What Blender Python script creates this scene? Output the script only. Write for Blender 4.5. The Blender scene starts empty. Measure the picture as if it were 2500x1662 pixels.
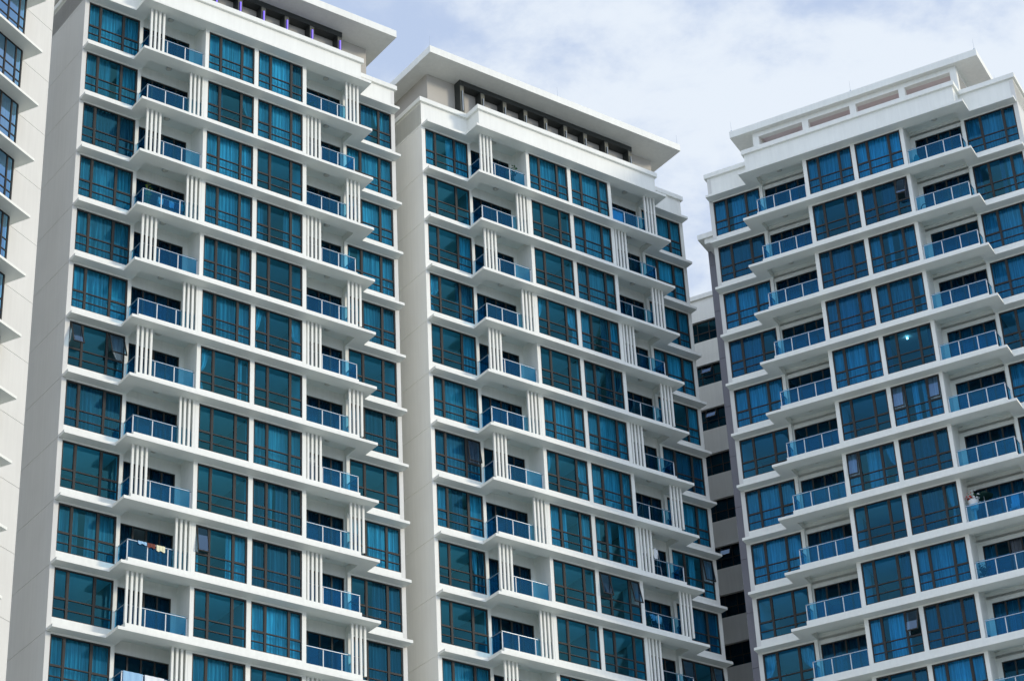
import bpy, bmesh, math, random
from mathutils import Matrix, Vector

S = bpy.context.scene
C = S.collection
R = math.radians

# ------------------------------------------------------------------ camera
EYE = 1.6
PITCH, ROLL = 0.5379903, -0.0530633
cd = bpy.data.cameras.new('camera'); cam = bpy.data.objects.new('camera', cd); C.objects.link(cam)
cd.sensor_width = 36.0; cd.lens = 36.0 * 5611.8 / 2500.0
cd.clip_start = 0.5; cd.clip_end = 5000
fw = Vector((0, math.cos(PITCH), math.sin(PITCH))); up = Vector((0, -math.sin(PITCH), math.cos(PITCH))); rt = Vector((1, 0, 0))
cr, sr = math.cos(ROLL), math.sin(ROLL)
X = cr * rt + sr * up; Y = -sr * rt + cr * up; Z = -fw
cam.matrix_world = Matrix(((X.x, Y.x, Z.x, 0), (X.y, Y.y, Z.y, 0), (X.z, Y.z, Z.z, EYE), (0, 0, 0, 1)))
S.camera = cam

# ------------------------------------------------------------------ sun and sky
SUN_EL = R(15); SUN_DIR = Vector((math.cos(SUN_EL) * 0.985, math.cos(SUN_EL) * -0.174, math.sin(SUN_EL)))
sd = bpy.data.lights.new('sun', 'SUN'); sd.energy = 1.8; sd.angle = R(9); sd.color = (1.0, 0.89, 0.70)
sun = bpy.data.objects.new('sun', sd); C.objects.link(sun)
sun.rotation_euler = SUN_DIR.to_track_quat('Z', 'Y').to_euler()

w = bpy.data.worlds.new('World'); S.world = w; w.use_nodes = True
nt = w.node_tree; nt.nodes.clear()
def wn(t, **k):
    n = nt.nodes.new(t)
    for a, b in k.items(): setattr(n, a, b)
    return n
L = nt.links.new
out = wn('ShaderNodeOutputWorld'); bg = wn('ShaderNodeBackground'); bg.inputs['Strength'].default_value = 0.1
sky = wn('ShaderNodeTexSky'); sky.sky_type = 'NISHITA'; sky.sun_disc = False
sky.sun_elevation = SUN_EL; sky.sun_rotation = math.atan2(SUN_DIR.x, SUN_DIR.y)
sky.air_density = 1.2; sky.dust_density = 1.5
tc = wn('ShaderNodeTexCoord'); sep = wn('ShaderNodeSeparateXYZ'); L(tc.outputs['Generated'], sep.inputs[0])
zc = wn('ShaderNodeMath', operation='MAXIMUM'); zc.inputs[1].default_value = 0.0; L(sep.outputs[2], zc.inputs[0])
za = wn('ShaderNodeMath', operation='ADD'); za.inputs[1].default_value = 0.18; L(zc.outputs[0], za.inputs[0])
dx = wn('ShaderNodeMath', operation='DIVIDE'); L(sep.outputs[0], dx.inputs[0]); L(za.outputs[0], dx.inputs[1])
dy = wn('ShaderNodeMath', operation='DIVIDE'); L(sep.outputs[1], dy.inputs[0]); L(za.outputs[0], dy.inputs[1])
cmb = wn('ShaderNodeCombineXYZ'); L(dx.outputs[0], cmb.inputs[0]); L(dy.outputs[0], cmb.inputs[1]); cmb.inputs[2].default_value = 3.7
def wnoise(scale, detail, rough, dist):
    n = wn('ShaderNodeTexNoise'); n.inputs['Scale'].default_value = scale; n.inputs['Detail'].default_value = detail
    n.inputs['Roughness'].default_value = rough; n.inputs['Distortion'].default_value = dist
    L(cmb.outputs[0], n.inputs['Vector']); return n
n1 = wnoise(3.6, 8, 0.55, 0.35); n2 = wnoise(13.0, 7, 0.62, 0.2)
mm = wn('ShaderNodeMath', operation='MULTIPLY_ADD'); mm.inputs[1].default_value = 0.30; L(n2.outputs['Fac'], mm.inputs[0])
ms = wn('ShaderNodeMath', operation='MULTIPLY'); ms.inputs[1].default_value = 0.70; L(n1.outputs['Fac'], ms.inputs[0]); L(ms.outputs[0], mm.inputs[2])
cov = wn('ShaderNodeMapRange', interpolation_type='SMOOTHSTEP'); L(mm.outputs[0], cov.inputs['Value'])
cov.inputs['From Min'].default_value = 0.45; cov.inputs['From Max'].default_value = 0.58
cov.inputs['To Min'].default_value = 0.05; cov.inputs['To Max'].default_value = 1.0
# blue air between the clouds: the Nishita sky under a thin veil
veil = wn('ShaderNodeMix', data_type='RGBA'); veil.inputs[0].default_value = 0.88
smin = wn('ShaderNodeVectorMath', operation='MINIMUM'); smin.inputs[1].default_value = (9.0, 9.5, 11.0)   # thin cloud hides the glare round the sun
L(sky.outputs[0], smin.inputs[0]); L(smin.outputs[0], veil.inputs[6]); veil.inputs[7].default_value = (4.8, 5.9, 8.1, 1)
mix = wn('ShaderNodeMix', data_type='RGBA'); L(cov.outputs[0], mix.inputs[0]); L(veil.outputs[2], mix.inputs[6])
mix.inputs[7].default_value = (7.2, 7.85, 8.7, 1)
# the cloud deck behind the viewer, on the sun's side of the sky, is the brighter half
br = wn('ShaderNodeMapRange', interpolation_type='SMOOTHSTEP'); L(sep.outputs[1], br.inputs['Value'])
br.inputs['From Min'].default_value = 0.45; br.inputs['From Max'].default_value = -0.5; br.inputs['To Min'].default_value = 1.0; br.inputs['To Max'].default_value = 1.55
sc = wn('ShaderNodeVectorMath', operation='SCALE'); L(mix.outputs[2], sc.inputs[0]); L(br.outputs[0], sc.inputs['Scale'])
L(sc.outputs[0], bg.inputs['Color']); L(bg.outputs[0], out.inputs[0])

S.view_settings.view_transform = 'Standard'; S.view_settings.look = 'None'
S.view_settings.exposure = 0.16; S.view_settings.gamma = 1.0
S.render.engine = 'CYCLES'
S.cycles.max_bounces = 10; S.cycles.diffuse_bounces = 8; S.cycles.glossy_bounces = 3
S.cycles.transparent_max_bounces = 12; S.cycles.caustics_reflective = False; S.cycles.caustics_refractive = False

# ------------------------------------------------------------------ materials
def mat(name, col, rough=0.7, metal=0.0, vary=0.0, vscale=1.0, streak=0.0, bump=0.0, rand=0.0, spec=0.4, sx=3.2):
    m = bpy.data.materials.new(name); m.use_nodes = True
    t = m.node_tree; p = t.nodes['Principled BSDF']
    p.inputs['Roughness'].default_value = rough; p.inputs['Metallic'].default_value = metal
    p.inputs['Specular IOR Level'].default_value = spec
    p.inputs['Base Color'].default_value = (*col, 1)
    cur = None
    tcn = t.nodes.new('ShaderNodeTexCoord')
    def mul(fac_socket, lo, cur):
        mr = t.nodes.new('ShaderNodeMapRange'); mr.inputs['From Min'].default_value = 0.3; mr.inputs['From Max'].default_value = 0.7
        mr.inputs['To Min'].default_value = 1 - lo; mr.inputs['To Max'].default_value = 1.0
        t.links.new(fac_socket, mr.inputs['Value'])
        vm = t.nodes.new('ShaderNodeVectorMath'); vm.operation = 'SCALE'
        if cur is None: vm.inputs[0].default_value = col
        else: t.links.new(cur, vm.inputs[0])
        t.links.new(mr.outputs[0], vm.inputs['Scale']); return vm.outputs[0]
    if vary:
        n = t.nodes.new('ShaderNodeTexNoise'); n.inputs['Scale'].default_value = vscale; n.inputs['Detail'].default_value = 5
        t.links.new(tcn.outputs['Object'], n.inputs['Vector']); cur = mul(n.outputs['Fac'], vary, cur)
    if streak:
        mp = t.nodes.new('ShaderNodeMapping'); mp.inputs['Scale'].default_value = (sx, sx, 0.22)
        n = t.nodes.new('ShaderNodeTexNoise'); n.inputs['Scale'].default_value = 1.6; n.inputs['Detail'].default_value = 6; n.inputs['Roughness'].default_value = 0.65
        t.links.new(tcn.outputs['Object'], mp.inputs[0]); t.links.new(mp.outputs[0], n.inputs['Vector']); cur = mul(n.outputs['Fac'], streak, cur)
    if rand:
        oi = t.nodes.new('ShaderNodeObjectInfo'); mr = t.nodes.new('ShaderNodeMapRange')
        mr.inputs['To Min'].default_value = 1 - rand; mr.inputs['To Max'].default_value = 1.0
        t.links.new(oi.outputs['Random'], mr.inputs['Value'])
        vm = t.nodes.new('ShaderNodeVectorMath'); vm.operation = 'SCALE'
        if cur is None: vm.inputs[0].default_value = col
        else: t.links.new(cur, vm.inputs[0])
        t.links.new(mr.outputs[0], vm.inputs['Scale']); cur = vm.outputs[0]
    if cur is not None: t.links.new(cur, p.inputs['Base Color'])
    if bump:
        n = t.nodes.new('ShaderNodeTexNoise'); n.inputs['Scale'].default_value = 14; n.inputs['Detail'].default_value = 4
        t.links.new(tcn.outputs['Object'], n.inputs['Vector'])
        b = t.nodes.new('ShaderNodeBump'); b.inputs['Strength'].default_value = bump; b.inputs['Distance'].default_value = 0.02
        t.links.new(n.outputs['Fac'], b.inputs['Height']); t.links.new(b.outputs[0], p.inputs['Normal'])
    return m

def glassmat(name, tint, gloss, fac, edge, wob=0.0, rnd=0.0):
    """thin coated glass: a tinted clear pane with a mirror coat that strengthens at grazing angles"""
    m = bpy.data.materials.new(name); m.use_nodes = True; t = m.node_tree; t.nodes.clear()
    o = t.nodes.new('ShaderNodeOutputMaterial'); mx = t.nodes.new('ShaderNodeMixShader')
    tr = t.nodes.new('ShaderNodeBsdfTransparent'); tr.inputs[0].default_value = (*tint, 1)
    if rnd:
        oi = t.nodes.new('ShaderNodeObjectInfo'); mr = t.nodes.new('ShaderNodeMapRange'); mr.inputs['To Min'].default_value = 1 - rnd; mr.inputs['To Max'].default_value = 1.04
        vm = t.nodes.new('ShaderNodeVectorMath'); vm.operation = 'SCALE'; vm.inputs[0].default_value = tint
        t.links.new(oi.outputs['Random'], mr.inputs['Value']); t.links.new(mr.outputs[0], vm.inputs['Scale']); t.links.new(vm.outputs[0], tr.inputs[0])
    gl = t.nodes.new('ShaderNodeBsdfGlossy')
    gl.inputs['Color'].default_value = (*gloss, 1); gl.inputs['Roughness'].default_value = 0.02
    fr = t.nodes.new('ShaderNodeFresnel'); ge = t.nodes.new('ShaderNodeNewGeometry'); io = t.nodes.new('ShaderNodeMapRange')
    io.inputs['To Min'].default_value = 1.5; io.inputs['To Max'].default_value = 1 / 1.5      # same pane seen from either side
    t.links.new(ge.outputs['Backfacing'], io.inputs['Value']); t.links.new(io.outputs[0], fr.inputs['IOR'])
    ma = t.nodes.new('ShaderNodeMath'); ma.operation = 'MULTIPLY_ADD'; ma.inputs[1].default_value = edge; ma.inputs[2].default_value = fac; ma.use_clamp = True
    t.links.new(fr.outputs[0], ma.inputs[0]); t.links.new(ma.outputs[0], mx.inputs[0])
    t.links.new(tr.outputs[0], mx.inputs[1]); t.links.new(gl.outputs[0], mx.inputs[2]); t.links.new(mx.outputs[0], o.inputs[0])
    if wob:
        tcn = t.nodes.new('ShaderNodeTexCoord'); n = t.nodes.new('ShaderNodeTexNoise'); n.inputs['Scale'].default_value = 0.9; n.inputs['Detail'].default_value = 1
        t.links.new(tcn.outputs['Object'], n.inputs['Vector'])
        b = t.nodes.new('ShaderNodeBump'); b.inputs['Strength'].default_value = wob; b.inputs['Distance'].default_value = 0.02
        t.links.new(n.outputs['Fac'], b.inputs['Height']); t.links.new(b.outputs[0], gl.inputs['Normal'])
    return m

M = dict(
 white=mat('white_paint', (0.845, 0.85, 0.80), 0.65, vary=0.06, vscale=0.5, streak=0.08, bump=0.05),
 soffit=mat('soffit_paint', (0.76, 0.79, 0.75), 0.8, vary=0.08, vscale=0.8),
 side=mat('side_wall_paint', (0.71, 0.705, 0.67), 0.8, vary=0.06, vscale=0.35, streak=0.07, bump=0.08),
 pinkish=mat('pinkish_render', (0.72, 0.62, 0.62), 0.85, vary=0.05, vscale=0.8),
 brightside=mat('brightened_side_paint', (0.87, 0.865, 0.81), 0.8, vary=0.05, vscale=0.35, streak=0.06),  # lighter copy of the side paint, brightness of the middle tower's wall painted in
 beige=mat('beige_render', (0.50, 0.475, 0.43), 0.85, vary=0.08, vscale=0.8),
 greypaint=mat('purple_grey_paint', (0.26, 0.255, 0.29), 0.8, vary=0.1, vscale=0.4, streak=0.08),
 charcoal=mat('charcoal_metal', (0.035, 0.04, 0.038), 0.5),
 olive=mat('olive_grey_cladding', (0.12, 0.125, 0.105), 0.55, vary=0.1, vscale=2),
 frame=mat('bronze_aluminium', (0.036, 0.037, 0.036), 0.6, metal=0.0, spec=0.2),
 steel=mat('brushed_steel', (0.42, 0.46, 0.50), 0.35, metal=0.55),
 post=mat('white_post', (0.66, 0.68, 0.70), 0.45),
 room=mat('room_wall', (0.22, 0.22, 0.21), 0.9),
 drape=mat('light_curtain', (0.92, 0.94, 0.90), 0.9, rand=0.3, streak=0.72, sx=6.5),  # vertical streaks paint the light and dark of the folds into the cloth
 dim=mat('dark_curtain', (0.24, 0.27, 0.32), 0.9, rand=0.4, streak=0.6, sx=6.5),  # fold shading painted in as streaks here too
 pink=mat('pink_curtain', (0.62, 0.48, 0.50), 0.9),
 glass=glassmat('teal_window_glass', (0.20, 0.70, 0.97), (0.12, 0.48, 0.58), 0.055, 1.0, 0.05, rnd=0.28),
 glassblue=glassmat('blue_window_glass', (0.14, 0.59, 0.94), (0.12, 0.44, 0.62), 0.055, 1.0, 0.05, rnd=0.3),
 mirror=glassmat('sky_blue_window_glass', (0.15, 0.6, 0.85), (0.44, 0.68, 0.96), 0.42, 1.2, 0.05),
 doorglass=glassmat('dark_door_glass', (0.09, 0.34, 0.52), (0.10, 0.40, 0.62), 0.03, 0.8, 0.03),
 rail=glassmat('pale_blue_rail_glass', (0.46, 0.77, 0.90), (0.14, 0.50, 0.8), 0.04, 0.4),
 clear=glassmat('grey_sash_glass', (0.35, 0.6, 0.8), (0.35, 0.50, 0.75), 0.16, 0.8),
 lamp=mat('frosted_lamp_cover', (0.55, 0.55, 0.5), 0.4),
 ground=mat('paving', (0.40, 0.40, 0.37), 0.9, vary=0.3, vscale=0.05),
 leaf=mat('leaf_green', (0.05, 0.15, 0.05), 0.6, vary=0.4, vscale=6),
 leafy=mat('leaf_yellow_green', (0.22, 0.32, 0.05), 0.6, vary=0.3, vscale=6),
 pot=mat('pale_pot', (0.6, 0.62, 0.62), 0.5),
 terracotta=mat('terracotta_pot', (0.35, 0.13, 0.07), 0.8),
 brown=mat('brown_towel', (0.16, 0.05, 0.035), 0.95),
 cream=mat('cream_towel', (0.75, 0.72, 0.5), 0.95),
 cloth=mat('white_laundry', (0.75, 0.78, 0.8), 0.9),
 bluecloth=mat('pale_blue_sheet', (0.30, 0.50, 0.70), 0.9),
 teal=mat('teal_cloth', (0.02, 0.30, 0.32), 0.8),
 navy=mat('navy_cloth', (0.02, 0.04, 0.12), 0.9),
 dark=mat('black_plastic', (0.02, 0.02, 0.02), 0.5),
 red=mat('red_petals', (0.55, 0.03, 0.03), 0.7),
 parasol=mat('dark_green_canvas', (0.01, 0.05, 0.04), 0.8),
)
def emis(name, col, st):
    m = bpy.data.materials.new(name); m.use_nodes = True; p = m.node_tree.nodes['Principled BSDF']
    p.inputs['Base Color'].default_value = (0.3, 0.3, 0.3, 1); p.inputs['Emission Color'].default_value = (*col, 1); p.inputs['Emission Strength'].default_value = st
    return m
M['violet'] = emis('violet_neon', (0.14, 0.045, 1.0), 1.0)
M['bulb'] = emis('lit_bulb', (1.0, 0.9, 0.8), 12.0)

# ------------------------------------------------------------------ mesh helpers
SG = 1.0            # -1 while the mirrored tower is built
class MB:
    def __init__(s): s.v = []; s.f = []; s.mi = []; s.mats = []
    def m(s, name):
        if name not in s.mats: s.mats.append(name)
        return s.mats.index(name)
    def raw(s, vs, fs, mt):
        b = len(s.v); s.v += [tuple(v) for v in vs]; k = s.m(mt)
        for f in fs: s.f.append(tuple(b + i for i in f)); s.mi.append(k)
    def P(s, x, y, z): return (SG * x, -y, z)
    def box(s, x0, x1, y0, y1, z0, z1, mt):
        vs = [s.P(x, y, z) for x in (x0, x1) for y in (y0, y1) for z in (z0, z1)]
        s.raw(vs, [(0, 1, 3, 2), (4, 6, 7, 5), (0, 4, 5, 1), (2, 3, 7, 6), (0, 2, 6, 4), (1, 5, 7, 3)], mt)
    def quad(s, pts, mt): s.raw([s.P(*p) for p in pts], [(0, 1, 2, 3)], mt)
    def tube(s, a, b, r, mt, n=8, r2=None):
        a = Vector(s.P(*a)); b = Vector(s.P(*b)); d = (b - a).normalized(); r2 = r if r2 is None else r2
        u = d.cross(Vector((0, 0, 1))); u = Vector((1, 0, 0)) if u.length < 1e-3 else u.normalized(); v = d.cross(u)
        vs = [a + r * (math.cos(t) * u + math.sin(t) * v) for t in [6.2832 * i / n for i in range(n)]] + \
             [b + r2 * (math.cos(t) * u + math.sin(t) * v) for t in [6.2832 * i / n for i in range(n)]]
        s.raw(vs, [(i, (i + 1) % n, n + (i + 1) % n, n + i) for i in range(n)] + [tuple(range(n)), tuple(range(2 * n - 1, n - 1, -1))], mt)
    def cells(s, pred, xs, ys, z0, z1, mt, mb=None):
        """extrude the union of grid cells where pred holds, outer faces only"""
        xs = sorted(set(xs)); ys = sorted(set(ys)); mb = mb or mt
        on = {(i, j): pred((xs[i] + xs[i + 1]) / 2, (ys[j] + ys[j + 1]) / 2) for i in range(len(xs) - 1) for j in range(len(ys) - 1)}
        for (i, j), o in on.items():
            if not o: continue
            a, b, c, d = xs[i], xs[i + 1], ys[j], ys[j + 1]
            s.quad([(a, c, z0), (b, c, z0), (b, d, z0), (a, d, z0)], mb)
            s.quad([(a, c, z1), (b, c, z1), (b, d, z1), (a, d, z1)], mt)
            if not on.get((i - 1, j)): s.quad([(a, c, z0), (a, d, z0), (a, d, z1), (a, c, z1)], mt)
            if not on.get((i + 1, j)): s.quad([(b, c, z0), (b, d, z0), (b, d, z1), (b, c, z1)], mt)
            if not on.get((i, j - 1)): s.quad([(a, c, z0), (b, c, z0), (b, c, z1), (a, c, z1)], mt)
            if not on.get((i, j + 1)): s.quad([(a, d, z0), (b, d, z0), (b, d, z1), (a, d, z1)], mt)
    def mesh(s, name, fix=True):
        me = bpy.data.meshes.new(name); me.from_pydata(s.v, [], s.f)
        for n in s.mats: me.materials.append(M[n])
        me.polygons.foreach_set('material_index', s.mi)
        if fix:
            bm = bmesh.new(); bm.from_mesh(me); bmesh.ops.remove_doubles(bm, verts=bm.verts, dist=1e-5)
            bmesh.ops.recalc_face_normals(bm, faces=bm.faces); bm.to_mesh(me); bm.free()
        me.update(); return me
CACHE = {}
def cached(key, fn):
    key = (SG,) + key
    if key not in CACHE: CACHE[key] = fn()
    return CACHE[key]
def link(name, me, parent=None, loc=(0, 0, 0)):
    o = bpy.data.objects.new(name, me); C.objects.link(o)
    if parent: o.parent = parent
    o.location = loc; return o
def tag(o, label, cat, group=None, kind=None):
    if label: o['label'] = label
    if cat: o['category'] = cat
    if group: o['group'] = group
    if kind: o['kind'] = kind
    return o
def P3(x, y, z): return (SG * x, -y, z)

# ------------------------------------------------------------------ tower dimensions (metres; z = 0 at the top floor's sill)
H = 3.2
YA = -1.117; PA = -0.554; PC = 0.605; ZS = -0.717; ZT = -0.567
COL = {'A': (0.0, 2.904, YA, (0.69, 1.985)), 'C': (6.371, 9.097, 0.0, (7.10, 8.355)),
       'D': (9.337, 12.057, 0.0, (10.11, 11.365)), 'E': (15.462, 18.401, YA, (16.37, 17.58))}
BAY = {'B': (3.09, 6.16, 3.17, 5.90), 'F': (12.28, 15.27, 12.47, 15.20)}
DEEP = -12.0
WH = 2.405

def frame_mesh(c, dropped=''):
    x0, x1, yp, ms = COL[c]; w_ = x1 - x0; m0, m1 = ms[0] - x0, ms[1] - x0
    b = MB(); ya, yb = -0.12, -0.035
    b.box(0, w_, ya, yb, 0, 0.05, 'frame'); b.box(0, w_, ya, yb, WH - 0.06, WH, 'frame')
    b.box(0, 0.05, ya, yb, 0.05, WH - 0.06, 'frame'); b.box(w_ - 0.05, w_, ya, yb, 0.05, WH - 0.06, 'frame')
    for m in (m0, m1): b.box(m - 0.06, m + 0.06, ya, yb + 0.012, 0.05, WH - 0.06, 'frame')
    segs = ((0.05, m0 - 0.06, 0.05), (m0 + 0.06, m1 - 0.06, 0.028), (m1 + 0.06, w_ - 0.05, 0.05))
    for a, e, t in segs:
        b.box(a, e, ya + 0.01, yb - 0.004, 0.975 - t, 0.975 + t, 'frame')
        b.box(a, e, ya + 0.01, yb - 0.008, 0.47 - 0.025, 0.47 + 0.025, 'frame')
    for (a, e, t), d in zip((segs[0], segs[2]), 'lr'):      # slim sash rims of the side lights
        if d in dropped: continue
        z0, z1 = 1.03, WH - 0.06
        b.box(a, a + 0.03, ya + 0.02, yb - 0.006, z0, z1, 'frame'); b.box(e - 0.03, e, ya + 0.02, yb - 0.006, z0, z1, 'frame')
        b.box(a + 0.03, e - 0.03, ya + 0.02, yb - 0.006, z1 - 0.03, z1, 'frame')
    return b.mesh('window')
def GM(): return 'glass' if SG > 0 else 'glassblue'
def pane_mesh(c, dropped=''):
    x0, x1, yp, ms = COL[c]; w_ = x1 - x0; b = MB(); y = -0.08
    xs = [0.02, ms[0] - x0, ms[1] - x0, w_ - 0.02]
    for i in range(3):
        a, e = xs[i], xs[i + 1]
        if (i == 0 and 'l' in dropped) or (i == 2 and 'r' in dropped):
            b.quad([(a, y, 0.02), (e, y, 0.02), (e, y, 0.97), (a, y, 0.97)], GM())
        else: b.quad([(a, y, 0.02), (e, y, 0.02), (e, y, WH - 0.02), (a, y, WH - 0.02)], GM())
    return b.mesh('glass')
def curtain_meshes(wd, ht, code, seed, y0=-0.30, z0=-0.30):
    """one mesh for every hanging length of cloth behind the pane"""
    rnd = random.Random(seed); out = []; n = len(code); cw = wd / n; i = 0
    while i < n:
        j = i
        while j < n and code[j] == code[i] and not (code[i] == 'v' and j * 2 == n and j > i): j += 1
        ch = code[i]
        if ch != '.':
            b = MB(); a, e = i * cw, j * cw
            if i == 0: a -= 0.12
            if j == n: e += 0.12
            if ch in '#+' and i > 0: a -= rnd.uniform(-0.1, 0.06)
            if ch in '#+' and j < n: e += rnd.uniform(-0.1, 0.06)
            mt = {'#': 'drape', '+': 'dim', 'v': 'drape', 'p': 'pink'}[ch]
            k = max(4, int((e - a) / 0.022)); ph = rnd.uniform(0, 6); ph2 = rnd.uniform(0, 6)
            zs = [z0, 0.35, 0.95, 1.5, ht + 0.08]; per = rnd.uniform(0.19, 0.27)
            vs = []; mid = (a + e) / 2; tie = a if (mid < wd / 2) else e
            for zi, z in enumerate(zs):
                for q in range(k + 1):
                    x = a + (e - a) * q / k; xx = x; amp = 0.09 if zi < 4 else 0.05
                    if ch == 'v':
                        f = {0: 0.62, 1: 0.5, 2: 0.30, 3: 0.68, 4: 1.0}[zi]; xx = tie + (x - tie) * f; amp = 0.03
                    wob = 0.9 * math.sin(x * 2.3 + ph2 + 0.15 * zi) + 0.5 * math.sin(x * 5.9 + ph)
                    y = y0 + amp * math.sin(6.2832 * x / per + ph + wob + 0.25 * zi) * (0.65 + 0.35 * math.sin(x * 3.7 + ph)) + 0.03 * math.sin(x * 7.1 + ph2)
                    vs.append(b.P(xx, y, z))
            fs = [(r_ * (k + 1) + q, r_ * (k + 1) + q + 1, (r_ + 1) * (k + 1) + q + 1, (r_ + 1) * (k + 1) + q) for r_ in range(len(zs) - 1) for q in range(k)]
            b.raw(vs, fs, mt)
            me = b.mesh('curtain', fix=False); me.polygons.foreach_set('use_smooth', [True] * len(me.polygons)); out.append(me)
        i = j
    return out
def sash_mesh(wd, ht):
    b = MB(); t = 0.045
    b.box(0, wd, -0.03, 0.03, -t, 0, 'frame'); b.box(0, wd, -0.03, 0.03, -ht, -ht + t, 'frame')
    b.box(0, t, -0.03, 0.03, -ht + t, -t, 'frame'); b.box(wd - t, wd, -0.03, 0.03, -ht + t, -t, 'frame')
    b.quad([(t, 0, -ht + t), (wd - t, 0, -ht + t), (wd - t, 0, -t), (t, 0, -t)], 'clear')
    return b.mesh('open_sash')
def make_window(root, c, k, code, sash='', seed=0):
    x0, x1, yp, ms = COL[c]
    o = link('window', cached(('fr', c, sash), lambda: frame_mesh(c, sash)), root, P3(x0, yp, -k * H))
    link('glass', cached(('pn', c, sash), lambda: pane_mesh(c, sash)), o)
    var = seed % 3
    for cm in cached(('cu', c, code, var), lambda: curtain_meshes(x1 - x0, WH, code, ord(c) * 13 + var * 7 + code.count('#'))): link('curtain', cm, o)
    for d in sash:
        if d == 'l': a, e = 0.06, ms[0] - x0 - 0.065
        else: a, e = ms[1] - x0 + 0.065, x1 - x0 - 0.06
        so = link('open_sash', cached(('sa', c, d), lambda: sash_mesh(e - a, 1.31)), o, P3(a, -0.03, WH - 0.065))
        so.rotation_euler = (-R({(0, 'A', 6): 20, (2, 'C', 1): 22, (2, 'D', 9): 20, (1, 'D', 8): 13}.get((TI, c, k), 8)), 0, 0)
    return o

def door_mesh(bay):
    x0, x1, a, e = BAY[bay]; b = MB(); w_ = e - a; z0, z1 = -0.40, 2.25; ya, yb = -0.12, -0.04
    b.box(0, w_, ya, yb, z1 - 0.06, z1, 'frame'); b.box(0, w_, ya, yb, z0, z0 + 0.06, 'frame')
    b.box(0, 0.06, ya, yb, z0 + 0.06, z1 - 0.06, 'frame'); b.box(w_ - 0.06, w_, ya, yb, z0 + 0.06, z1 - 0.06, 'frame')
    for i in (1, 2, 3):
        m = w_ * i / 4; b.box(m - 0.045, m + 0.045, ya, yb - 0.01 * (i % 2), z0 + 0.06, z1 - 0.06, 'frame')
    return b.mesh('balcony_door')
def doorglass_mesh(bay, opened):
    x0, x1, a, e = BAY[bay]; b = MB(); w_ = e - a
    for i in range(4):
        if i == opened: continue
        b.quad([(w_ * i / 4 + .02, -0.08, -0.36), (w_ * (i + 1) / 4 - .02, -0.08, -0.36), (w_ * (i + 1) / 4 - .02, -0.08, 2.2), (w_ * i / 4 + .02, -0.08, 2.2)], 'doorglass')
    return b.mesh('glass')
def make_door(root, bay, k, code, opened=-1, seed=0):
    x0, x1, a, e = BAY[bay]
    o = link('balcony_door', cached(('dr', bay), lambda: door_mesh(bay)), root, P3(a, -1.3, -k * H))
    link('glass', cached(('dg', bay, opened), lambda: doorglass_mesh(bay, opened)), o)
    for cm in cached(('dc', bay, code, seed % 2), lambda: curtain_meshes(e - a, 2.2, code, 31 + seed % 2 + code.count('+'), -0.28, -0.38)): link('curtain', cm, o)

POSTS = {'B': (3.02, 4.03, 5.06, 6.11), 'F': (12.33, 13.29, 14.31, 15.33)}
def railing_mesh(bay):
    b = MB(); ps = POSTS[bay]; ya, yb = -0.19, -0.14
    for p in ps: b.box(p - 0.021, p + 0.021, ya, yb, -0.06, 0.84, 'post')
    ox = ps[0] if bay == 'B' else ps[-1]          # the corner beside the outer window: the rail returns to the wall
    b.box(ps[0] - 0.03, ps[-1] + 0.03, -0.18, -0.145, 0.875, 0.905, 'steel')
    for p in ps: b.box(p - 0.018, p + 0.018, -0.175, -0.155, 0.84, 0.87, 'dark')
    s = 1 if bay == 'B' else -1
    b.box(ox - 0.025, ox + 0.025, YA, -0.19, 0.87, 0.91, 'steel')
    b.box(ox - 0.02, ox + 0.02, YA, YA + 0.05, -0.06, 0.87, 'post')
    b.tube((ox + s * 0.03, -0.45, 0.2), (ox + s * 0.03, -0.19, 0.62), 0.014, 'dark', 6)
    return b.mesh('balcony_railing')
def panel_mesh(wd):
    b = MB(); b.box(0, wd, -0.17, -0.16, -0.03, 0.95, 'rail'); return b.mesh('glass_panel')
def sidepanel_mesh():
    b = MB(); b.box(-0.005, 0.005, YA + 0.06, -0.20, -0.03, 0.95, 'rail'); return b.mesh('glass_panel')
def make_railing(root, bay, k):
    o = link('balcony_railing', cached(('rl', bay), lambda: railing_mesh(bay)), root, (0, 0, -k * H))
    ps = POSTS[bay]
    for i in range(3):
        link('glass_panel', cached(('gp', bay, i), lambda: panel_mesh(ps[i + 1] - ps[i] - 0.06)), o, P3(ps[i] + 0.03, 0, 0))
    link('glass_panel', cached(('gs',), sidepanel_mesh), o, P3(ps[0] if bay == 'B' else ps[-1], 0, 0))
FINS = {('B', 0): 2.97, ('B', 1): 5.34, ('F', 0): 12.35, ('F', 1): 14.77}
def fin_mesh():
    b = MB(); b.box(0, 0.11, -0.10, -0.004, -0.058, H + ZS - 0.002, 'white'); return b.mesh('louvre_fin')
def lamp_mesh():
    b = MB(); b.tube((0, 0, 0), (0, 0, -0.05), 0.16, 'steel', 16); b.tube((0, 0, -0.05), (0, 0, -0.11), 0.14, 'lamp', 16, 0.08)
    return b.mesh('ceiling_light')
def tap_mesh():
    b = MB(); b.box(-0.03, 0, -0.03, 0.03, -0.03, 0.03, 'dark'); b.box(-0.09, -0.03, -0.015, 0.015, -0.05, 0.0, 'dark'); b.box(-0.09, -0.07, -0.015, 0.015, -0.14, -0.05, 'dark')
    return b.mesh('wall_tap')

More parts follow.
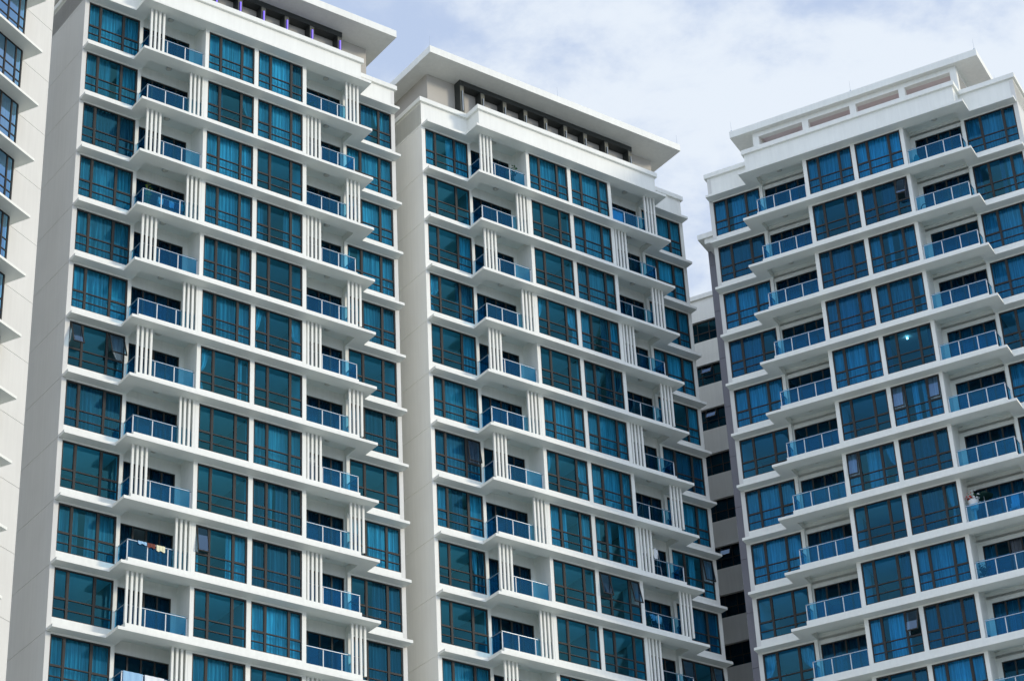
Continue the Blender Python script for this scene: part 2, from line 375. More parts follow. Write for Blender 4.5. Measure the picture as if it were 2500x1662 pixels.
def slab_mesh(top=False):
    b = MB()
    holes = [(BAY['B'][0], BAY['B'][1]), (BAY['F'][0], BAY['F'][1])]
    def pred(x, y):
        for a, e in holes:
            if a < x < e and -1.3 < y < -0.2: return False
        if y < YA: return 0 < x < 18.4
        if y < PA: return -0.2 < x < 18.62
        return 2.371 < x < 16.04
    xs = [-0.2, 0, 18.4, 18.62, 2.371, 16.04] + [v for h in holes for v in h]
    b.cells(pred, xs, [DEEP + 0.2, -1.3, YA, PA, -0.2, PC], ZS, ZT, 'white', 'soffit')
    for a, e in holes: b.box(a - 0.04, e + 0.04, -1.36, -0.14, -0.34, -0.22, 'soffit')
    return b.mesh('floor_slab')

def wall_mesh(n, zg):
    b = MB(); W = 'white'
    for k in range(n):
        z = -k * H; lo = z + ZT + 0.001; hi = z + H + ZS - 0.001
        for c in 'ACDE':
            x0, x1, yp, ms = COL[c]
            b.box(x0, x1, yp - 0.16, yp, lo, z, W); b.box(x0, x1, yp - 0.16, yp, z + WH, hi, W)
        b.box(9.097, 9.337, -0.35, 0.004, lo, hi, W)
        b.box(2.904, 3.09, -1.46, YA + 0.004, lo, hi, W); b.box(15.27, 15.462, -1.46, YA + 0.004, lo, hi, W)
        b.box(6.16, 6.371, -1.46, 0.004, lo, hi, W); b.box(12.057, 12.28, -1.46, 0.004, lo, hi, W)
        for bay in 'BF':
            x0, x1, a, e = BAY[bay]; top = hi + 0.375
            b.box(x0, a, -1.46, -1.3, z - 0.4, 2.25 + z, W); b.box(e, x1, -1.46, -1.3, z - 0.4, 2.25 + z, W)
            b.box(x0, x1, -1.46, -1.3, 2.25 + z, top, W)
            s0, s1 = (3.0, x1) if bay == 'B' else (x0, 15.36)
            b.box(s0, s1, -0.22, 0.0, lo, z - 0.06, W)
            if bay == 'B': b.box(3.0, 3.1, YA, -0.22, lo, z - 0.06, W)
            else: b.box(15.26, 15.36, YA, -0.22, lo, z - 0.06, W)
    return b.mesh('facade_wall')
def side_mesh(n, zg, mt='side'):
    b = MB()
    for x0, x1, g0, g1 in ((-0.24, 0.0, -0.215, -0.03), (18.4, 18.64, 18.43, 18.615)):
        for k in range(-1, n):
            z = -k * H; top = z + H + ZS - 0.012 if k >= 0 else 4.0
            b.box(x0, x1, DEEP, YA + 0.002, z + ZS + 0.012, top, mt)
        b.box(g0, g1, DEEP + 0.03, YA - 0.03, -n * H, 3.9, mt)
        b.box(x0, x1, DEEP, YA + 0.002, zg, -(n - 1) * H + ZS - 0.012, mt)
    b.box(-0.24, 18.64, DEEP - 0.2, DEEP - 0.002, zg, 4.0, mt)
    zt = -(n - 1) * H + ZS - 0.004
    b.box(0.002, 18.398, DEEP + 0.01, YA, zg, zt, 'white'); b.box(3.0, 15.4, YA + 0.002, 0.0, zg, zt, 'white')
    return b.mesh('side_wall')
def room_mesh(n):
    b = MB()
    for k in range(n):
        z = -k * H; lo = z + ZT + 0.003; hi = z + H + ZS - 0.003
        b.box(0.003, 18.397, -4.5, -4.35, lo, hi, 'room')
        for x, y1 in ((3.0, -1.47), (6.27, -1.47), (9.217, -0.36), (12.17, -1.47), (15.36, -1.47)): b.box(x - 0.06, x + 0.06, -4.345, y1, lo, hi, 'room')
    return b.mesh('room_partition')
def parapet_mesh():
    b = MB()
    def ring(o, t):
        def inside(x, y, g):
            if y < YA + g - 0 and y > DEEP - g and -0.24 - g < x < 18.64 + g: return True
            return 2.96 - g < x < 15.75 + g and YA - 1 < y < g
        return lambda x, y: inside(x, y, o) and not inside(x, y, -t)
    for o, z0, z1 in ((0.0, H + ZT + 0.001, 4.13), (0.13, 4.131, 4.42)):
        t = 0.2
        xs = [-0.24 - o, -0.24 + t, 18.64 + o, 18.64 - t, 2.96 - o, 2.96 + t, 15.75 + o, 15.75 - t]
        ys = [YA + o, YA - t, DEEP - o, DEEP + t, o, -t]
        b.cells(ring(o, t), xs, ys, z0, z1, 'white')
    for a, e in ((3.0, 6.3), (12.14, 15.4)):      # upstands that close the ceiling pockets under the roof terrace
        za, zb = H + ZT + 0.003, H - 0.2
        b.box(a, a + 0.085, -1.5, -0.21, za, zb, 'white'); b.box(e - 0.135, e, -1.5, -0.21, za, zb, 'white'); b.box(a + 0.09, e - 0.14, -1.5, -1.375, za, zb, 'white')
    b.box(0.0, 18.4, DEEP + 0.25, -1.6, H + ZT + 0.002, H + ZT + 0.12, 'white')
    return b.mesh('parapet')

def thing(name, loc, rz, label, cat, group=None):
    o = link(name, None, None, loc); o.rotation_euler = (0, 0, rz); return tag(o, label, cat, group)

TW = [((-20.11428, 91.231295, 74.17172 + EYE), 0.64314377), ((-3.581855, 103.749338, 74.20303 + EYE), 0.64519026), ((28.266199, 103.694264, 73.722747 + EYE), -0.46277933)]
F8, O8, D8 = '#' * 8, '.' * 8, '+' * 8
CUR = [
 {'A': [F8, '####.###', D8, F8, F8, F8, 'v.....vv', D8, O8, '###.####', O8, F8],
  'C': [F8, '##+...vv', F8, F8, '#####.##', '##.#####', 'vv....#.', O8, O8, '#....###', O8, F8],
  'D': ['######++', F8, O8, '##...###', O8, 'vv+...vv', O8, F8, '+++#++++', D8, F8, O8],
  'E': ['+++++vv+', F8, '##.#####', '#.######', '##.#####', O8, D8, O8, '##.#####', '+...++++', D8, F8]},
 {'A': ['##..####', O8, '......##', 'vvv..+++', '......##', F8, D8, '##.++.##', '......v+', O8, F8, D8],
  'C': [F8, O8, O8, 'vv....vv', O8, F8, 'vv....vv', '##.#..##', O8, O8, O8, F8],
  'D': [F8, F8, F8, '##...+##', '+.++.+v+', F8, F8, '##.#.###', O8, O8, O8, O8],
  'E': [F8, F8, F8, F8, '#.....##', D8, F8, '##..#.##', D8, O8, O8, D8]},
 {'E': ['##.#####', D8, F8, '+++++..+', F8, O8, F8, F8, O8, 'vv...vvv', O8, O8],
  'D': [F8, 'v.....+.', D8, D8, F8, O8, '##.###vv', O8, '......++', '##.###..', '++....++', O8],
  'C': [F8, '++.+++.+', '##.#.###', '######.#', '+......+', '##.#.###', D8, '++++++v+', F8, D8, F8, F8],
  'A': [F8, '+...+###', F8, F8, '.....#++', F8, '++..++++', D8, D8, F8, O8, F8]}]
SASH = [{('A', 6): 'lr', ('C', 9): 'l'}, {('A', 6): 'r', ('D', 8): 'lr', ('E', 7): 'r', ('E', 9): 'lr'},
        {('C', 1): 'l', ('C', 5): 'lr', ('D', 6): 'r', ('D', 9): 'l'}]
DOORS = [{('B', 0): '+++++++.', ('B', 9): '++...+++', ('F', 1): '########'}, {('B', 5): '######.#', ('F', 2): '++##++++'}, {('F', 0): '....pp.p', ('B', 4): '########', ('B', 0): '.+++##++', ('F', 6): '##.++.##'}]
NF = 12

def build_tower(t, label):
    (lx, ly, lz), az = TW[t]
    global TI
    TI = t
    root = thing('apartment_tower', (lx, ly, lz), az, label, 'apartment tower')
    rnd = random.Random(5 + t)
    if t == 1:
        b = MB(); b.box(12.0, 18.64, -26.0, DEEP - 0.21, -lz + 0.02, 4.0, 'side'); link('gap_shade_block', b.mesh('gap_shade_block'), root)  # unseen block added behind the middle tower to darken the gap beside it
    link('facade_wall', cached(('fw',), lambda: wall_mesh(NF, -lz)), root)
    link('side_wall', cached(('sw', t), lambda: side_mesh(NF, -lz + 0.02, 'brightside' if t == 1 else 'side')), root)
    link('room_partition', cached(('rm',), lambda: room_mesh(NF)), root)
    link('parapet', cached(('pp',), parapet_mesh), root)
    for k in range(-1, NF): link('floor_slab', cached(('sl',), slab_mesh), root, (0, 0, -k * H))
    for k in range(NF):
        for c in 'ACDE':
            code = CUR[t][c][k]
            if SG < 0: code = code[::-1]
            make_window(root, c, k, code, SASH[t].get((c, k), ''), rnd.randrange(9))
        for bay in 'BF':
            code = DOORS[t].get((bay, k)) or rnd.choice(['++++++++', '+++.++++', '##..++++', '++++.+++', '........', '++####.+', '########'])
            if SG < 0: code = code[::-1]
            make_door(root, bay, k, code, 1 if (t, bay, k) in ((0, 'B', 9), (2, 'B', 8)) else -1, rnd.randrange(9))
            make_railing(root, bay, k)
            if t < 2:
                pos = (k % 2) if bay == 'B' else 1 - (k % 2)
                x = FINS[(bay, pos)]
                for i in range(4): link('louvre_fin', cached(('fin',), fin_mesh), root, P3(x + 0.236 * i, 0, -k * H))
            lxp = 4.45 if bay == 'B' else 13.95
            link('ceiling_light', cached(('lm',), lamp_mesh), root, P3(lxp, -0.72, (1 - k) * H - 0.345))
        link('wall_tap', cached(('tap',), tap_mesh), root, P3(6.16, -0.62, -k * H + 0.28))
    return root

def penthouse(root, t):
    if t < 2:
        b = MB(); b.box(0.98, 17.5, -10.5, -2.18, H + ZT + 0.13, 7.298, 'beige'); link('penthouse_wall', b.mesh('penthouse_wall'), root)
        b = MB(); b.box(0.0, 18.4, -12.2, -0.35, 7.3, 7.77, 'white'); link('roof_slab', b.mesh('roof_slab'), root)
        b = MB(); px = [2.9, 4.37, 5.94, 7.45, 8.92, 10.38, 11.86, 13.47, 15.28]
        b.box(2.9, 15.58, -2.177, -1.62, 6.96, 7.297, 'charcoal')
        for i, x in enumerate(px):
            b.box(x, x + 0.30, -2.177, -1.66, 2.9, 6.958, 'charcoal')
            b.box(x + 0.02, x + 0.28, -1.658, -1.635, 2.9, 6.95, 'olive')
        f = link('roof_screen', b.mesh('roof_screen'), root)
        for i, x in enumerate(px):
            b = MB()
            if t == 0: b.tube((0, 0, 0), (0, 0, 1.55), 0.042, 'violet', 8)
            else: b.tube((0, 0, 0), (0, 0, 1.45), 0.035, 'steel', 8)
            link('tube_light', b.mesh('tube_light'), f, P3(x + 0.15, -1.59, 5.1))
    else:
        b = MB(); xs = [2.85, 5.98, 9.0, 11.98, 15.12]
        for x in xs:
            b.box(x, x + 0.38, -1.55, -1.2, H + ZT + 0.13, 6.0, 'white')
            if x in (2.85, 15.12):
                for y in (-4.6, -7.8): b.box(x, x + 0.38, y - 0.35, y, H + ZT + 0.13, 6.0, 'white')
        b.box(2.85, 15.5, -1.55, -1.2, 6.002, 6.328, 'white')
        b.box(2.85, 3.2, -9.5, -1.552, 6.002, 6.328, 'white'); b.box(15.15, 15.5, -9.5, -1.552, 6.002, 6.328, 'white')
        link('roof_colonnade', b.mesh('roof_colonnade'), root)
        b = MB(); b.box(4.2, 14.2, -9.5, -3.2, H + ZT + 0.13, 6.328, 'pinkish'); link('penthouse_wall', b.mesh('penthouse_wall'), root)
        b = MB(); b.box(3.22, 15.13, -9.4, -1.56, 6.29, 6.327, 'pinkish'); link('ceiling_panel', b.mesh('ceiling_panel'), root)
        b = MB(); b.box(1.45, 16.82, -10.5, -0.9, 6.33, 6.78, 'white'); link('roof_slab', b.mesh('roof_slab'), root)
        b = MB()      # grey service shaft with its small canopy, behind the far end of the facade
        zg = -TW[2][0][2]
        for k in range(0, NF + 1):
            zt = 0.26 if k == 0 else -k * H + 3.2 + ZS - 0.012
            zb = -k * H + ZS + 0.012 if k < NF else zg + 0.02
            b.box(18.66, 19.67, -13.9, -2.8, zb, zt, 'greypaint')  # depth stretched back to the rear block to keep daylight out of the gap
        b.box(18.68, 19.64, -13.85, -2.83, -NF * H, 0.2, 'greypaint')
        link('service_shaft', b.mesh('service_shaft'), root)
        b = MB(); b.box(18.67, 19.68, -4.5, -1.3, 0.27, 0.60, 'white'); b.box(18.67, 19.3, -4.4, -1.42, -0.06, 0.268, 'white')
        link('canopy', b.mesh('canopy'), root)

TOWER = []
for t, lab in ((0, 'white tower with violet tube lights under its flat overhanging roof'),
               (1, 'middle white tower with charcoal rooftop screen and unlit tube lights'),
               (2, 'white tower without louvre fins, open colonnade under its roof')):
    SG = -1.0 if t == 2 else 1.0
    r = build_tower(t, lab); penthouse(r, t); TOWER.append(r)

# ------------------------------------------------------------------ left tower, seen at its right-hand end only
def rods(root, pts, z):
    for x, y in pts:
        b = MB(); b.tube((0, 0, 0), (0, 0, 0.12), 0.05, 'steel', 6); b.tube((0, 0, 0.12), (0, 0, 0.8), 0.010, 'steel', 5, 0.006)
        link('lightning_rod', b.mesh('lightning_rod'), root, P3(x, y, z))
SG = -1.0; rods(TOWER[2], ((1.55, -1.0), (9.1, -1.0), (16.7, -1.0), (1.55, -5.0)), 6.78)
SG = 1.0; rods(TOWER[1], ((0.1, -0.5), (9.2, -0.5), (18.3, -0.5)), 7.77)
az = 1.1230
lt = thing('apartment_tower', (-22.979, 88.167, 73.046 + EYE), az, 'white tower cut off by the left edge, with plain joint-lined end wall', 'apartment tower')
b = MB(); zg = -(73.046 + EYE) + 0.02
for k in range(-2, 14):
    z = -k * H
    b.box(-0.6, 2.05, -11, 0.0, z - H + 0.012, z - 0.012 if k > -2 else z + 2, 'side')
b.box(-0.58, 2.025, -10.9, -0.025, -14 * H, 8, 'side'); b.box(-0.6, 2.05, -11, 0.0, zg, -14 * H - 0.012, 'side')
link('side_wall', b.mesh('side_wall'), lt)
b = MB()
b.box(-16, -0.601, -11, -3.5, zg, 8.4, 'white'); b.box(-16, -6.9, -3.5, 0.40, zg, 8.4, 'white')
for k in range(-1, 14):
    z = -k * H - H
    for a, e in ((-3.55, -0.601), (-6.9, -3.85)): b.box(a, e, 0.30, 0.47, z + 0.14, z + 0.72, 'white')
    b.box(-3.85, -3.55, -3.5, 0.475, z + 0.14, z + H - 0.001, 'white')
b.box(-16, -0.601, -11, 0.47, zg, -15 * H, 'white')
link('facade_wall', b.mesh('facade_wall'), lt)
def lslab():
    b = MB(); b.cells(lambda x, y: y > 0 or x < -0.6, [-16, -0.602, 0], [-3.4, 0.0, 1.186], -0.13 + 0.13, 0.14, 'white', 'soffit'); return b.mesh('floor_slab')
ls = lslab()
for k in range(-2, 14): link('floor_slab', ls, lt, (0, 0, -k * H))
def lwin(wd, ms):
    b = MB(); zb, zt = 0.722, H - 0.002
    b.box(0, wd, -0.06, 0.0, zb, zb + 0.05, 'frame'); b.box(0, wd, -0.06, 0.0, zt - 0.05, zt, 'frame')
    for m in [0.03] + ms + [wd - 0.03]: b.box(m - 0.045, m + 0.045, -0.06, 0.004, zb + 0.05, zt - 0.05, 'frame')
    for z in (1.86, 1.28): b.box(0.05, wd - 0.05, -0.055, -0.004, z - 0.03, z + 0.03, 'frame')
    return b.mesh('window')
def lpane(wd):
    b = MB(); b.quad([(0.02, -0.03, 0.73), (wd - 0.02, -0.03, 0.73), (wd - 0.02, -0.03, H - 0.03), (0.02, -0.03, H - 0.03)], 'mirror'); return b.mesh('glass')
lw = lwin(2.95, [0.85, 1.70, 2.49]); lp = lpane(2.95)
rnd = random.Random(3)
for k in range(-1, 14):
    for x in (-3.55, -6.82):
        o = link('window', lw, lt, P3(x, 0.47, -k * H - H)); link('glass', lp, o)
        code = rnd.choice(['##.....#', '###...##', '#......#', '##++..##'])
        for cm in cached(('lc', code), lambda: curtain_meshes(2.95, 3.1, code, 77, -0.3, 0.3)): link('curtain', cm, o)
b = MB(); b.box(-16.3, 2.3, -11.4, 1.0, 8.42, 8.9, 'white'); link('roof_slab', b.mesh('roof_slab'), lt)

# ------------------------------------------------------------------ lower block seen through the gap between the two right-hand towers
SG = -1.0
(lx, ly, lz), az3 = TW[2]
bb = thing('apartment_block', (lx, ly, lz), az3, 'lower grey-white block with dark ribbon windows behind the gap between two towers', 'apartment block')
b = MB(); x0, x1, yf = 19.8, 42.0, -14.0; zg = -lz + 0.02  # extra width added out of view, closes the gap so it falls darker
b.box(x0, x1, yf - 8, yf - 0.5, zg, 4.5, 'charcoal')  # core coloured dark to stand in for the unlit rooms behind the windows
b.box(x0, x1, yf - 0.25, yf, 2.95, 4.55, 'white'); b.box(x0 - 0.1, x1 + 0.1, yf - 0.3, yf + 0.12, 4.552, 4.87, 'white')
for k in range(1, 14):
    z = -k * H; b.box(x0, x1, yf - 0.25, yf, z + 2.95, z + 1.42 + H, 'white'); b.box(x0, x1, yf - 0.24, yf + 0.08, z + 2.86, z + 2.948, 'white')
b.box(x0, x1, yf - 0.25, yf, zg, -13 * H + 1.42, 'white')
link('facade_wall', b.mesh('facade_wall'), bb)
def bwin():
    b = MB(); b.box(0, 2.4, -0.2, -0.12, 0, 0.05, 'frame'); b.box(0, 2.4, -0.2, -0.12, 1.40, 1.46, 'frame'); b.box(0.05, 2.35, -0.2, -0.12, 0.62, 0.68, 'frame')
    for x in (0, 0.78, 1.57, 2.35): b.box(x, x + 0.05, -0.2, -0.115, 0.05, 1.40, 'frame')
    return b.mesh('window')
def bpane():
    b = MB(); b.quad([(0.02, -0.16, 0.02), (2.38, -0.16, 0.02), (2.38, -0.16, 1.42), (0.02, -0.16, 1.42)], 'doorglass'); return b.mesh('glass')
bw, bp = bwin(), bpane()
for k in range(0, 11):
    for x in (21.2, 23.62, 26.04):
        o = link('window', bw, bb, P3(x, yf, -k * H + 1.44)); link('glass', bp, o)
        if x == 23.62 and k in (1, 2, 5):
            so = link('open_sash', cached(('bs',), lambda: sash_mesh(0.72, 0.75)), o, P3(0.83, -0.1, 1.39)); so.rotation_euler = (-R(26), 0, 0)

# ------------------------------------------------------------------ ground
b = MB(); SG = 1.0; b.quad([(-1500, 1500, 0), (1500, 1500, 0), (1500, -1500, 0), (-1500, -1500, 0)], 'ground')
tag(link('ground', b.mesh('ground')), 'grey paving around the foot of the towers', 'ground', kind='structure')

# ------------------------------------------------------------------ things on the balconies
def spot(t, x, y, k, dz=0.0):
    """world position on a balcony of tower t; y outward, floor of storey k"""
    (lx, ly, lz), az = TW[t]; s = -1 if t == 2 else 1
    return (lx + s * x * math.cos(az) + y * math.sin(az), ly + s * x * math.sin(az) - y * math.cos(az), lz - k * H - 0.22 + dz), az
def plant(t, x, y, k, h, spread, n, leaf, potm, label, seed):
    loc, az = spot(t, x, y, k); o = thing('potted_plant', loc, az, label, 'potted plant')
    rnd = random.Random(seed)
    b = MB(); b.tube((0, 0, 0), (0, 0, 0.34), 0.13, potm, 12, 0.18); b.tube((0, 0, 0.34), (0, 0, 0.37), 0.20, potm, 12); link('pot', b.mesh('pot'), o)
    b = MB(); lf = MB()
    for i in range(7):
        a = rnd.uniform(0, 6.28); r = rnd.uniform(0.3, 1) * spread; top = (math.cos(a) * r * 0.7, math.sin(a) * r * 0.7, h * rnd.uniform(0.65, 1))
        b.tube((0, 0, 0.35), top, 0.014, leaf, 5, 0.006)
        for q in range(n):
            f = rnd.uniform(0.25, 1.05); c = Vector((top[0] * f, top[1] * f, 0.35 + (top[2] - 0.35) * f)) + Vector((rnd.gauss(0, 1), rnd.gauss(0, 1), rnd.gauss(0, 1))) * spread * 0.22
            d = Vector((rnd.gauss(0, 1), rnd.gauss(0, 1), rnd.gauss(0, .7))).normalized(); u = d.cross(Vector((0, 0, 1))).normalized()
            l = rnd.uniform(0.10, 0.19)
            lf.raw([c, c + d * l * .5 + u * l * .3, c + d * l, c + d * l * .5 - u * l * .3], [(0, 1, 2, 3)], leaf)
    link('stem', b.mesh('stem'), o); link('foliage', lf.mesh('foliage', fix=False), o); return o
plant(1, 5.45, -0.55, 0, 1.75, 0.42, 26, 'leaf', 'pot', 'tall bushy green plant in a pale pot on the middle tower\'s topmost balcony', 1)
plant(0, 12.75, -0.5, 0, 0.9, 0.35, 24, 'leaf', 'pot', 'low green plant behind the topmost right balcony glass of the violet-lit tower', 2)
plant(0, 3.45, -0.5, 3, 1.75, 0.22, 20, 'leafy', 'pot', 'slim yellow-green plant rising above a balcony railing beside a clothes rack', 3)
plant(1, 12.8, -0.55, 8, 1.2, 0.3, 22, 'leaf', 'terracotta', 'green plant behind dark railing glass, one floor below the white laundry', 4)
plant(2, 5.85, -0.5, 8, 1.15, 0.3, 26, 'leaf', 'terracotta', 'dark green bush beside a bicycle on a balcony', 5)

def drape_thing(t, x, k, wd, mt, label, z1=1.34, drop=0.28, name='towel', cat='towel', y=-0.165):
    """cloth folded over the handrail"""
    loc, az = spot(t, x, y, k, -0.18); o = MB(); rnd = random.Random(int(x * 100) + k); n = 14
    prof = [(-0.045, z1 - drop * 0.7), (-0.045, z1 - 0.02), (-0.03, z1), (0.0, z1 + 0.008), (0.03, z1), (0.045, z1 - 0.02), (0.05, z1 - drop * 0.6), (0.055, z1 - drop)]
    vs = []
    for i in range(n + 1):
        u = wd * i / n - wd / 2
        for (py, pz) in prof:
            wv = 0.012 * math.sin(i * 1.3) + rnd.uniform(-.004, .004)
            sag = 0.03 * math.sin(i * 0.7 + k) if pz < z1 - 0.05 else 0
            vs.append((u, -(py + (wv if py > 0 else -wv)), pz + sag))
    m_ = len(prof)
    o.raw(vs, [(i * m_ + j, (i + 1) * m_ + j, (i + 1) * m_ + j + 1, i * m_ + j + 1) for i in range(n) for j in range(m_ - 1)], mt)
    ob = link(name, o.mesh(name), None, loc); ob.rotation_euler = (0, 0, az); return tag(ob, label, cat)
drape_thing(0, 3.75, 9, 0.45, 'bluecloth', 'small pale blue cloth hung over the railing left of the brown towel', drop=0.16)
drape_thing(0, 4.2, 9, 0.42, 'brown', 'brown towel folded over a balcony railing between two other cloths', drop=0.22)
drape_thing(0, 4.68, 9, 0.44, 'cream', 'cream towel folded over the railing right of the brown towel', drop=0.30)
drape_thing(0, 3.55, 11, 0.95, 'bluecloth', 'wide pale blue sheet over the railing at the bottom edge of the photo', drop=0.8, name='bed_sheet', cat='bed sheet')
drape_thing(0, 4.6, 11, 0.95, 'cloth', 'wide whitish sheet over the railing at the bottom edge of the photo', drop=0.62, name='bed_sheet', cat='bed sheet')
drape_thing(1, 12.8, 0, 0.85, 'bluecloth', 'light blue sheet behind the topmost right balcony glass of the middle tower', z1=1.2, drop=0.9, name='bed_sheet', cat='bed sheet', y=-0.28)
drape_thing(2, 3.55, 7, 0.40, 'bluecloth', 'pale blue cloth hung behind the railing glass of the flower balcony', z1=1.3, drop=0.65, y=-0.27)

def rack(t, x, y, k, wd, cloths, label, h=1.25):
    loc, az = spot(t, x, y, k); o = thing('clothes_rack', loc, az, label, 'clothes rack')
    b = MB()
    for sx in (-wd / 2, wd / 2):
        b.tube((sx, -0.22, 0), (sx, 0.0, h), 0.014, 'steel', 6); b.tube((sx, 0.22, 0), (sx, 0.0, h), 0.014, 'steel', 6)
    b.tube((-wd / 2, 0, h), (wd / 2, 0, h), 0.014, 'steel', 6); b.tube((-wd / 2, 0.15, h * .4), (wd / 2, 0.15, h * .4), 0.01, 'steel', 6)
    link('rack_frame', b.mesh('rack_frame'), o)
    rnd = random.Random(k * 7 + t); n = len(cloths)
    for i, mt in enumerate(cloths):
        cx = -wd / 2 + wd * (i + .5) / n; w_ = wd / n * 0.44; dr = rnd.uniform(0.35, 0.6); b = MB(); vs = []
        for q in range(7):
            u = cx - w_ + 2 * w_ * q / 6
            for j in range(5): vs.append((u * (1 - 0.0 * j), 0.03 * math.sin(q * 1.6 + j) + rnd.uniform(-.01, .01), h + 0.01 - dr * j / 4 - (0.05 if q in (0, 6) and j == 0 else 0)))
        b.raw(vs, [(q * 5 + j, (q + 1) * 5 + j, (q + 1) * 5 + j + 1, q * 5 + j + 1) for q in range(6) for j in range(4)], mt)
        ob = link('garment', b.mesh('garment'), None, loc); ob.rotation_euler = (0, 0, az)
        gl = ['leftmost', 'second', 'third', 'fourth', 'fifth', 'sixth'][i]
        cn = {'cloth': 'white', 'navy': 'navy', 'bluecloth': 'pale blue', 'teal': 'teal', 'cream': 'cream'}[mt]
        tag(ob, '%s garment, %s on the %s' % (cn, gl, label), 'garment', 'laundry on clothes racks')
    return o
rack(0, 4.75, -0.45, 3, 1.5, ['cloth', 'navy', 'bluecloth', 'navy', 'teal'], 'clothes rack beside the yellow-green plant', 1.1)
rack(1, 13.15, -0.30, 7, 1.2, ['cloth', 'cloth', 'cream', 'cloth'], 'tall rack of whites on the middle tower', 1.85)
rack(1, 13.4, -0.5, 8, 0.8, ['bluecloth', 'cloth'], 'small rack below the white laundry', 1.2)

# teal hanging cloth, ironing board
loc, az = spot(2, 5.85, -0.75, 0); b = MB()
pts = [(0, 1.15), (0.14, 1.0), (0.20, 0.8), (0.10, 0.62), (0.16, 0.45), (0.0, 0.35), (-0.1, 0.55), (-0.18, 0.75), (-0.1, 1.0)]
b.raw([(p[0], 0.02, p[1]) for p in pts] + [(p[0], -0.02, p[1]) for p in pts], [tuple(range(9)), tuple(range(17, 8, -1))] + [(i, (i + 1) % 9, 9 + (i + 1) % 9, 9 + i) for i in range(9)], 'teal')
ob = link('float_toy', b.mesh('float_toy'), None, loc); ob.rotation_euler = (0, 0, az); tag(ob, 'teal rubber float hung behind the glass of a topmost balcony', 'toy')
loc, az = spot(2, 5.8, -0.6, 1); b = MB()
for a in range(12):
    t0, t1 = math.pi * a / 12, math.pi * (a + 1) / 12
    b.tube((0.2 * math.cos(t0), 0, 0.5 + 0.35 * math.sin(t0)), (0.2 * math.cos(t1), 0, 0.5 + 0.35 * math.sin(t1)), 0.025, 'dark', 6)
b.tube((-0.2, 0, 0.5), (-0.28, 0, 0), 0.02, 'dark', 6); b.tube((0.2, 0, 0.5), (0.28, 0, 0), 0.02, 'dark', 6); b.tube((-0.22, 0, 0.3), (0.22, 0, 0.3), 0.02, 'dark', 6)
ob = link('folding_chair', b.mesh('folding_chair'), None, loc); ob.rotation_euler = (0, 0, az); tag(ob, 'dark folded chair frame behind glass, one floor below the teal float', 'chair')

# bicycle
loc, az = spot(2, 5.35, -0.55, 8); o = thing('bicycle', loc, az, 'dark bicycle standing on a balcony beside a dark bush', 'bicycle')
def wheel():
    b = MB(); n = 20
    for a in range(n):
        t0, t1 = 6.2832 * a / n, 6.2832 * (a + 1) / n
        b.tube((0.31 * math.cos(t0), 0, 0.31 * math.sin(t0)), (0.31 * math.cos(t1), 0, 0.31 * math.sin(t1)), 0.022, 'dark', 6)
    for a in range(0, n, 2): b.tube((0, 0, 0), (0.3 * math.cos(6.2832 * a / n), 0, 0.3 * math.sin(6.2832 * a / n)), 0.004, 'steel', 4)
    return b.mesh('wheel')
wm = wheel(); link('wheel', wm, o, (-0.5, 0, 0.33)); link('wheel', wm, o, (0.5, 0, 0.33))
b = MB()
for a, c in (((-0.5, 0, .33), (-0.12, 0, .33)), ((-0.5, 0, .33), (-0.2, 0, .78)), ((-0.12, 0, .33), (-0.22, 0, .86)), ((-0.2, 0, .76), (0.33, 0, .8)), ((-0.12, 0, .33), (0.34, 0, .72)), ((0.5, 0, .33), (0.3, 0, .95))): b.tube(a, c, 0.018, 'navy', 6)
link('bicycle_frame', b.mesh('bicycle_frame'), o)
b = MB(); b.box(-0.34, -0.1, -0.06, 0.06, 0.86, 0.91, 'dark'); link('saddle', b.mesh('saddle'), o)
b = MB(); b.tube((0.3, -0.26, 0.98), (0.3, 0.26, 0.98), 0.015, 'dark', 6); link('handlebar', b.mesh('handlebar'), o)

# flower balcony of the right tower
loc, az = spot(2, 5.75, -0.42, 7); o = thing('flower_basket', loc, az, 'white basket of red and white flowers above a balcony railing', 'flower basket')
b = MB(); b.tube((0, 0, 0.0), (0, 0, 0.95), 0.06, 'post', 10); b.tube((0, 0, 0.95), (0, 0, 1.45), 0.20, 'post', 12, 0.28); link('basket', b.mesh('basket'), o)
rnd = random.Random(8); b = MB(); g = MB()
for i in range(110):
    c = Vector((rnd.gauss(0, .17), rnd.gauss(0, .1), 1.62 + rnd.gauss(0, .13))); d = Vector((rnd.gauss(0, 1), rnd.gauss(0, 1), rnd.gauss(0, 1))).normalized(); u = d.orthogonal().normalized(); l = 0.11
    (b if i % 3 else g).raw([c, c + (d + u) * l * .5, c + d * l, c + (d - u) * l * .5], [(0, 1, 2, 3)], ('red' if c.x < 0 else 'cloth') if i % 3 else 'leaf')
link('flower', b.mesh('flower', fix=False), o); link('foliage', g.mesh('foliage', fix=False), o)
loc, az = spot(2, 5.25, -0.75, 7); o = thing('parasol', loc, az, 'small dark green parasol behind the flower basket on the right tower', 'parasol')
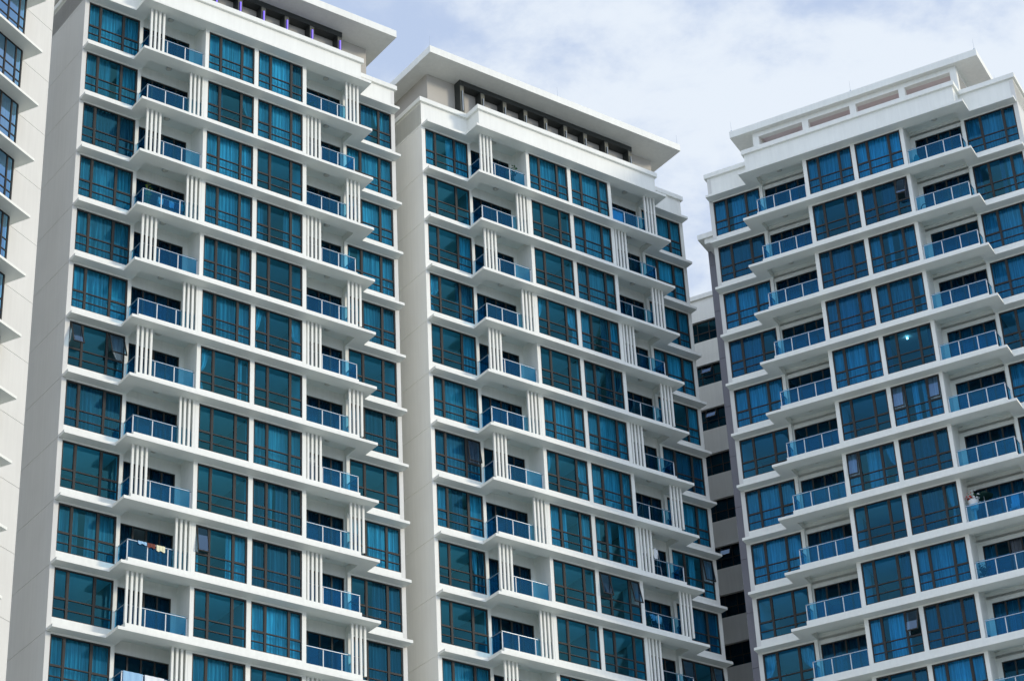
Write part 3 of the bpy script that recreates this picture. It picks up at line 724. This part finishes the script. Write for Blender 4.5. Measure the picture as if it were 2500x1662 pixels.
b = MB(); b.tube((0, 0, 0), (0, 0, 1.9), 0.02, 'steel', 6); link('pole', b.mesh('pole'), o)
b = MB(); b.tube((0, 0, 1.72), (0, 0, 2.02), 0.52, 'parasol', 8, 0.02); link('canopy', b.mesh('canopy'), o)
loc, az = spot(2, 3.7, -0.5, 7); o = thing('plastic_chair', loc, az, 'pale blue plastic chair behind the glass of the flower balcony', 'chair')
b = MB(); b.box(-0.22, 0.22, -0.22, 0.22, 0.42, 0.46, 'bluecloth'); link('seat', b.mesh('seat'), o)
b = MB(); b.box(-0.22, 0.22, -0.24, -0.2, 0.46, 0.9, 'bluecloth'); link('backrest', b.mesh('backrest'), o)
lg = MB(); lg.box(-0.02, 0.02, -0.02, 0.02, 0, 0.42, 'bluecloth'); lg = lg.mesh('leg')
for sx in (-.19, .19):
    for sy in (-.19, .19): link('leg', lg, o, (sx, sy, 0))

# wall rack at the left-middle tower, small lit lamp inside the right tower
loc, az = spot(0, 12.6, -0.3, 7, 1.25); b = MB(); b.box(-0.28, 0.28, -0.2, 0.2, 0.0, 0.03, 'post')
for i in range(5): b.tube((-0.28, -0.2 + 0.1 * i, 0.12), (0.28, -0.2 + 0.1 * i, 0.12), 0.012, 'post', 5)
for sx in (-.27, .27): b.box(sx - .01, sx + .01, -0.2, 0.2, 0.03, 0.13, 'post')
ob = link('drying_shelf', b.mesh('drying_shelf'), None, loc); ob.rotation_euler = (0, 0, az); tag(ob, 'small white drying shelf above a balcony railing of the violet-lit tower', 'shelf')
loc, az = spot(2, 8.0, -0.9, 4, 2.55); o = thing('pendant_lamp', loc, az, 'small lit lamp inside a dark curtainless window', 'lamp')
b = MB(); b.tube((0, 0, 0.12), (0, 0, 0.30), 0.01, 'dark', 6); link('cord', b.mesh('cord'), o)
b = MB(); b.tube((0, 0, 0), (0, 0, 0.06), 0.05, 'bulb', 12, 0.06); b.tube((0, 0, 0.06), (0, 0, 0.12), 0.06, 'bulb', 12, 0.02); link('bulb', b.mesh('bulb'), o)
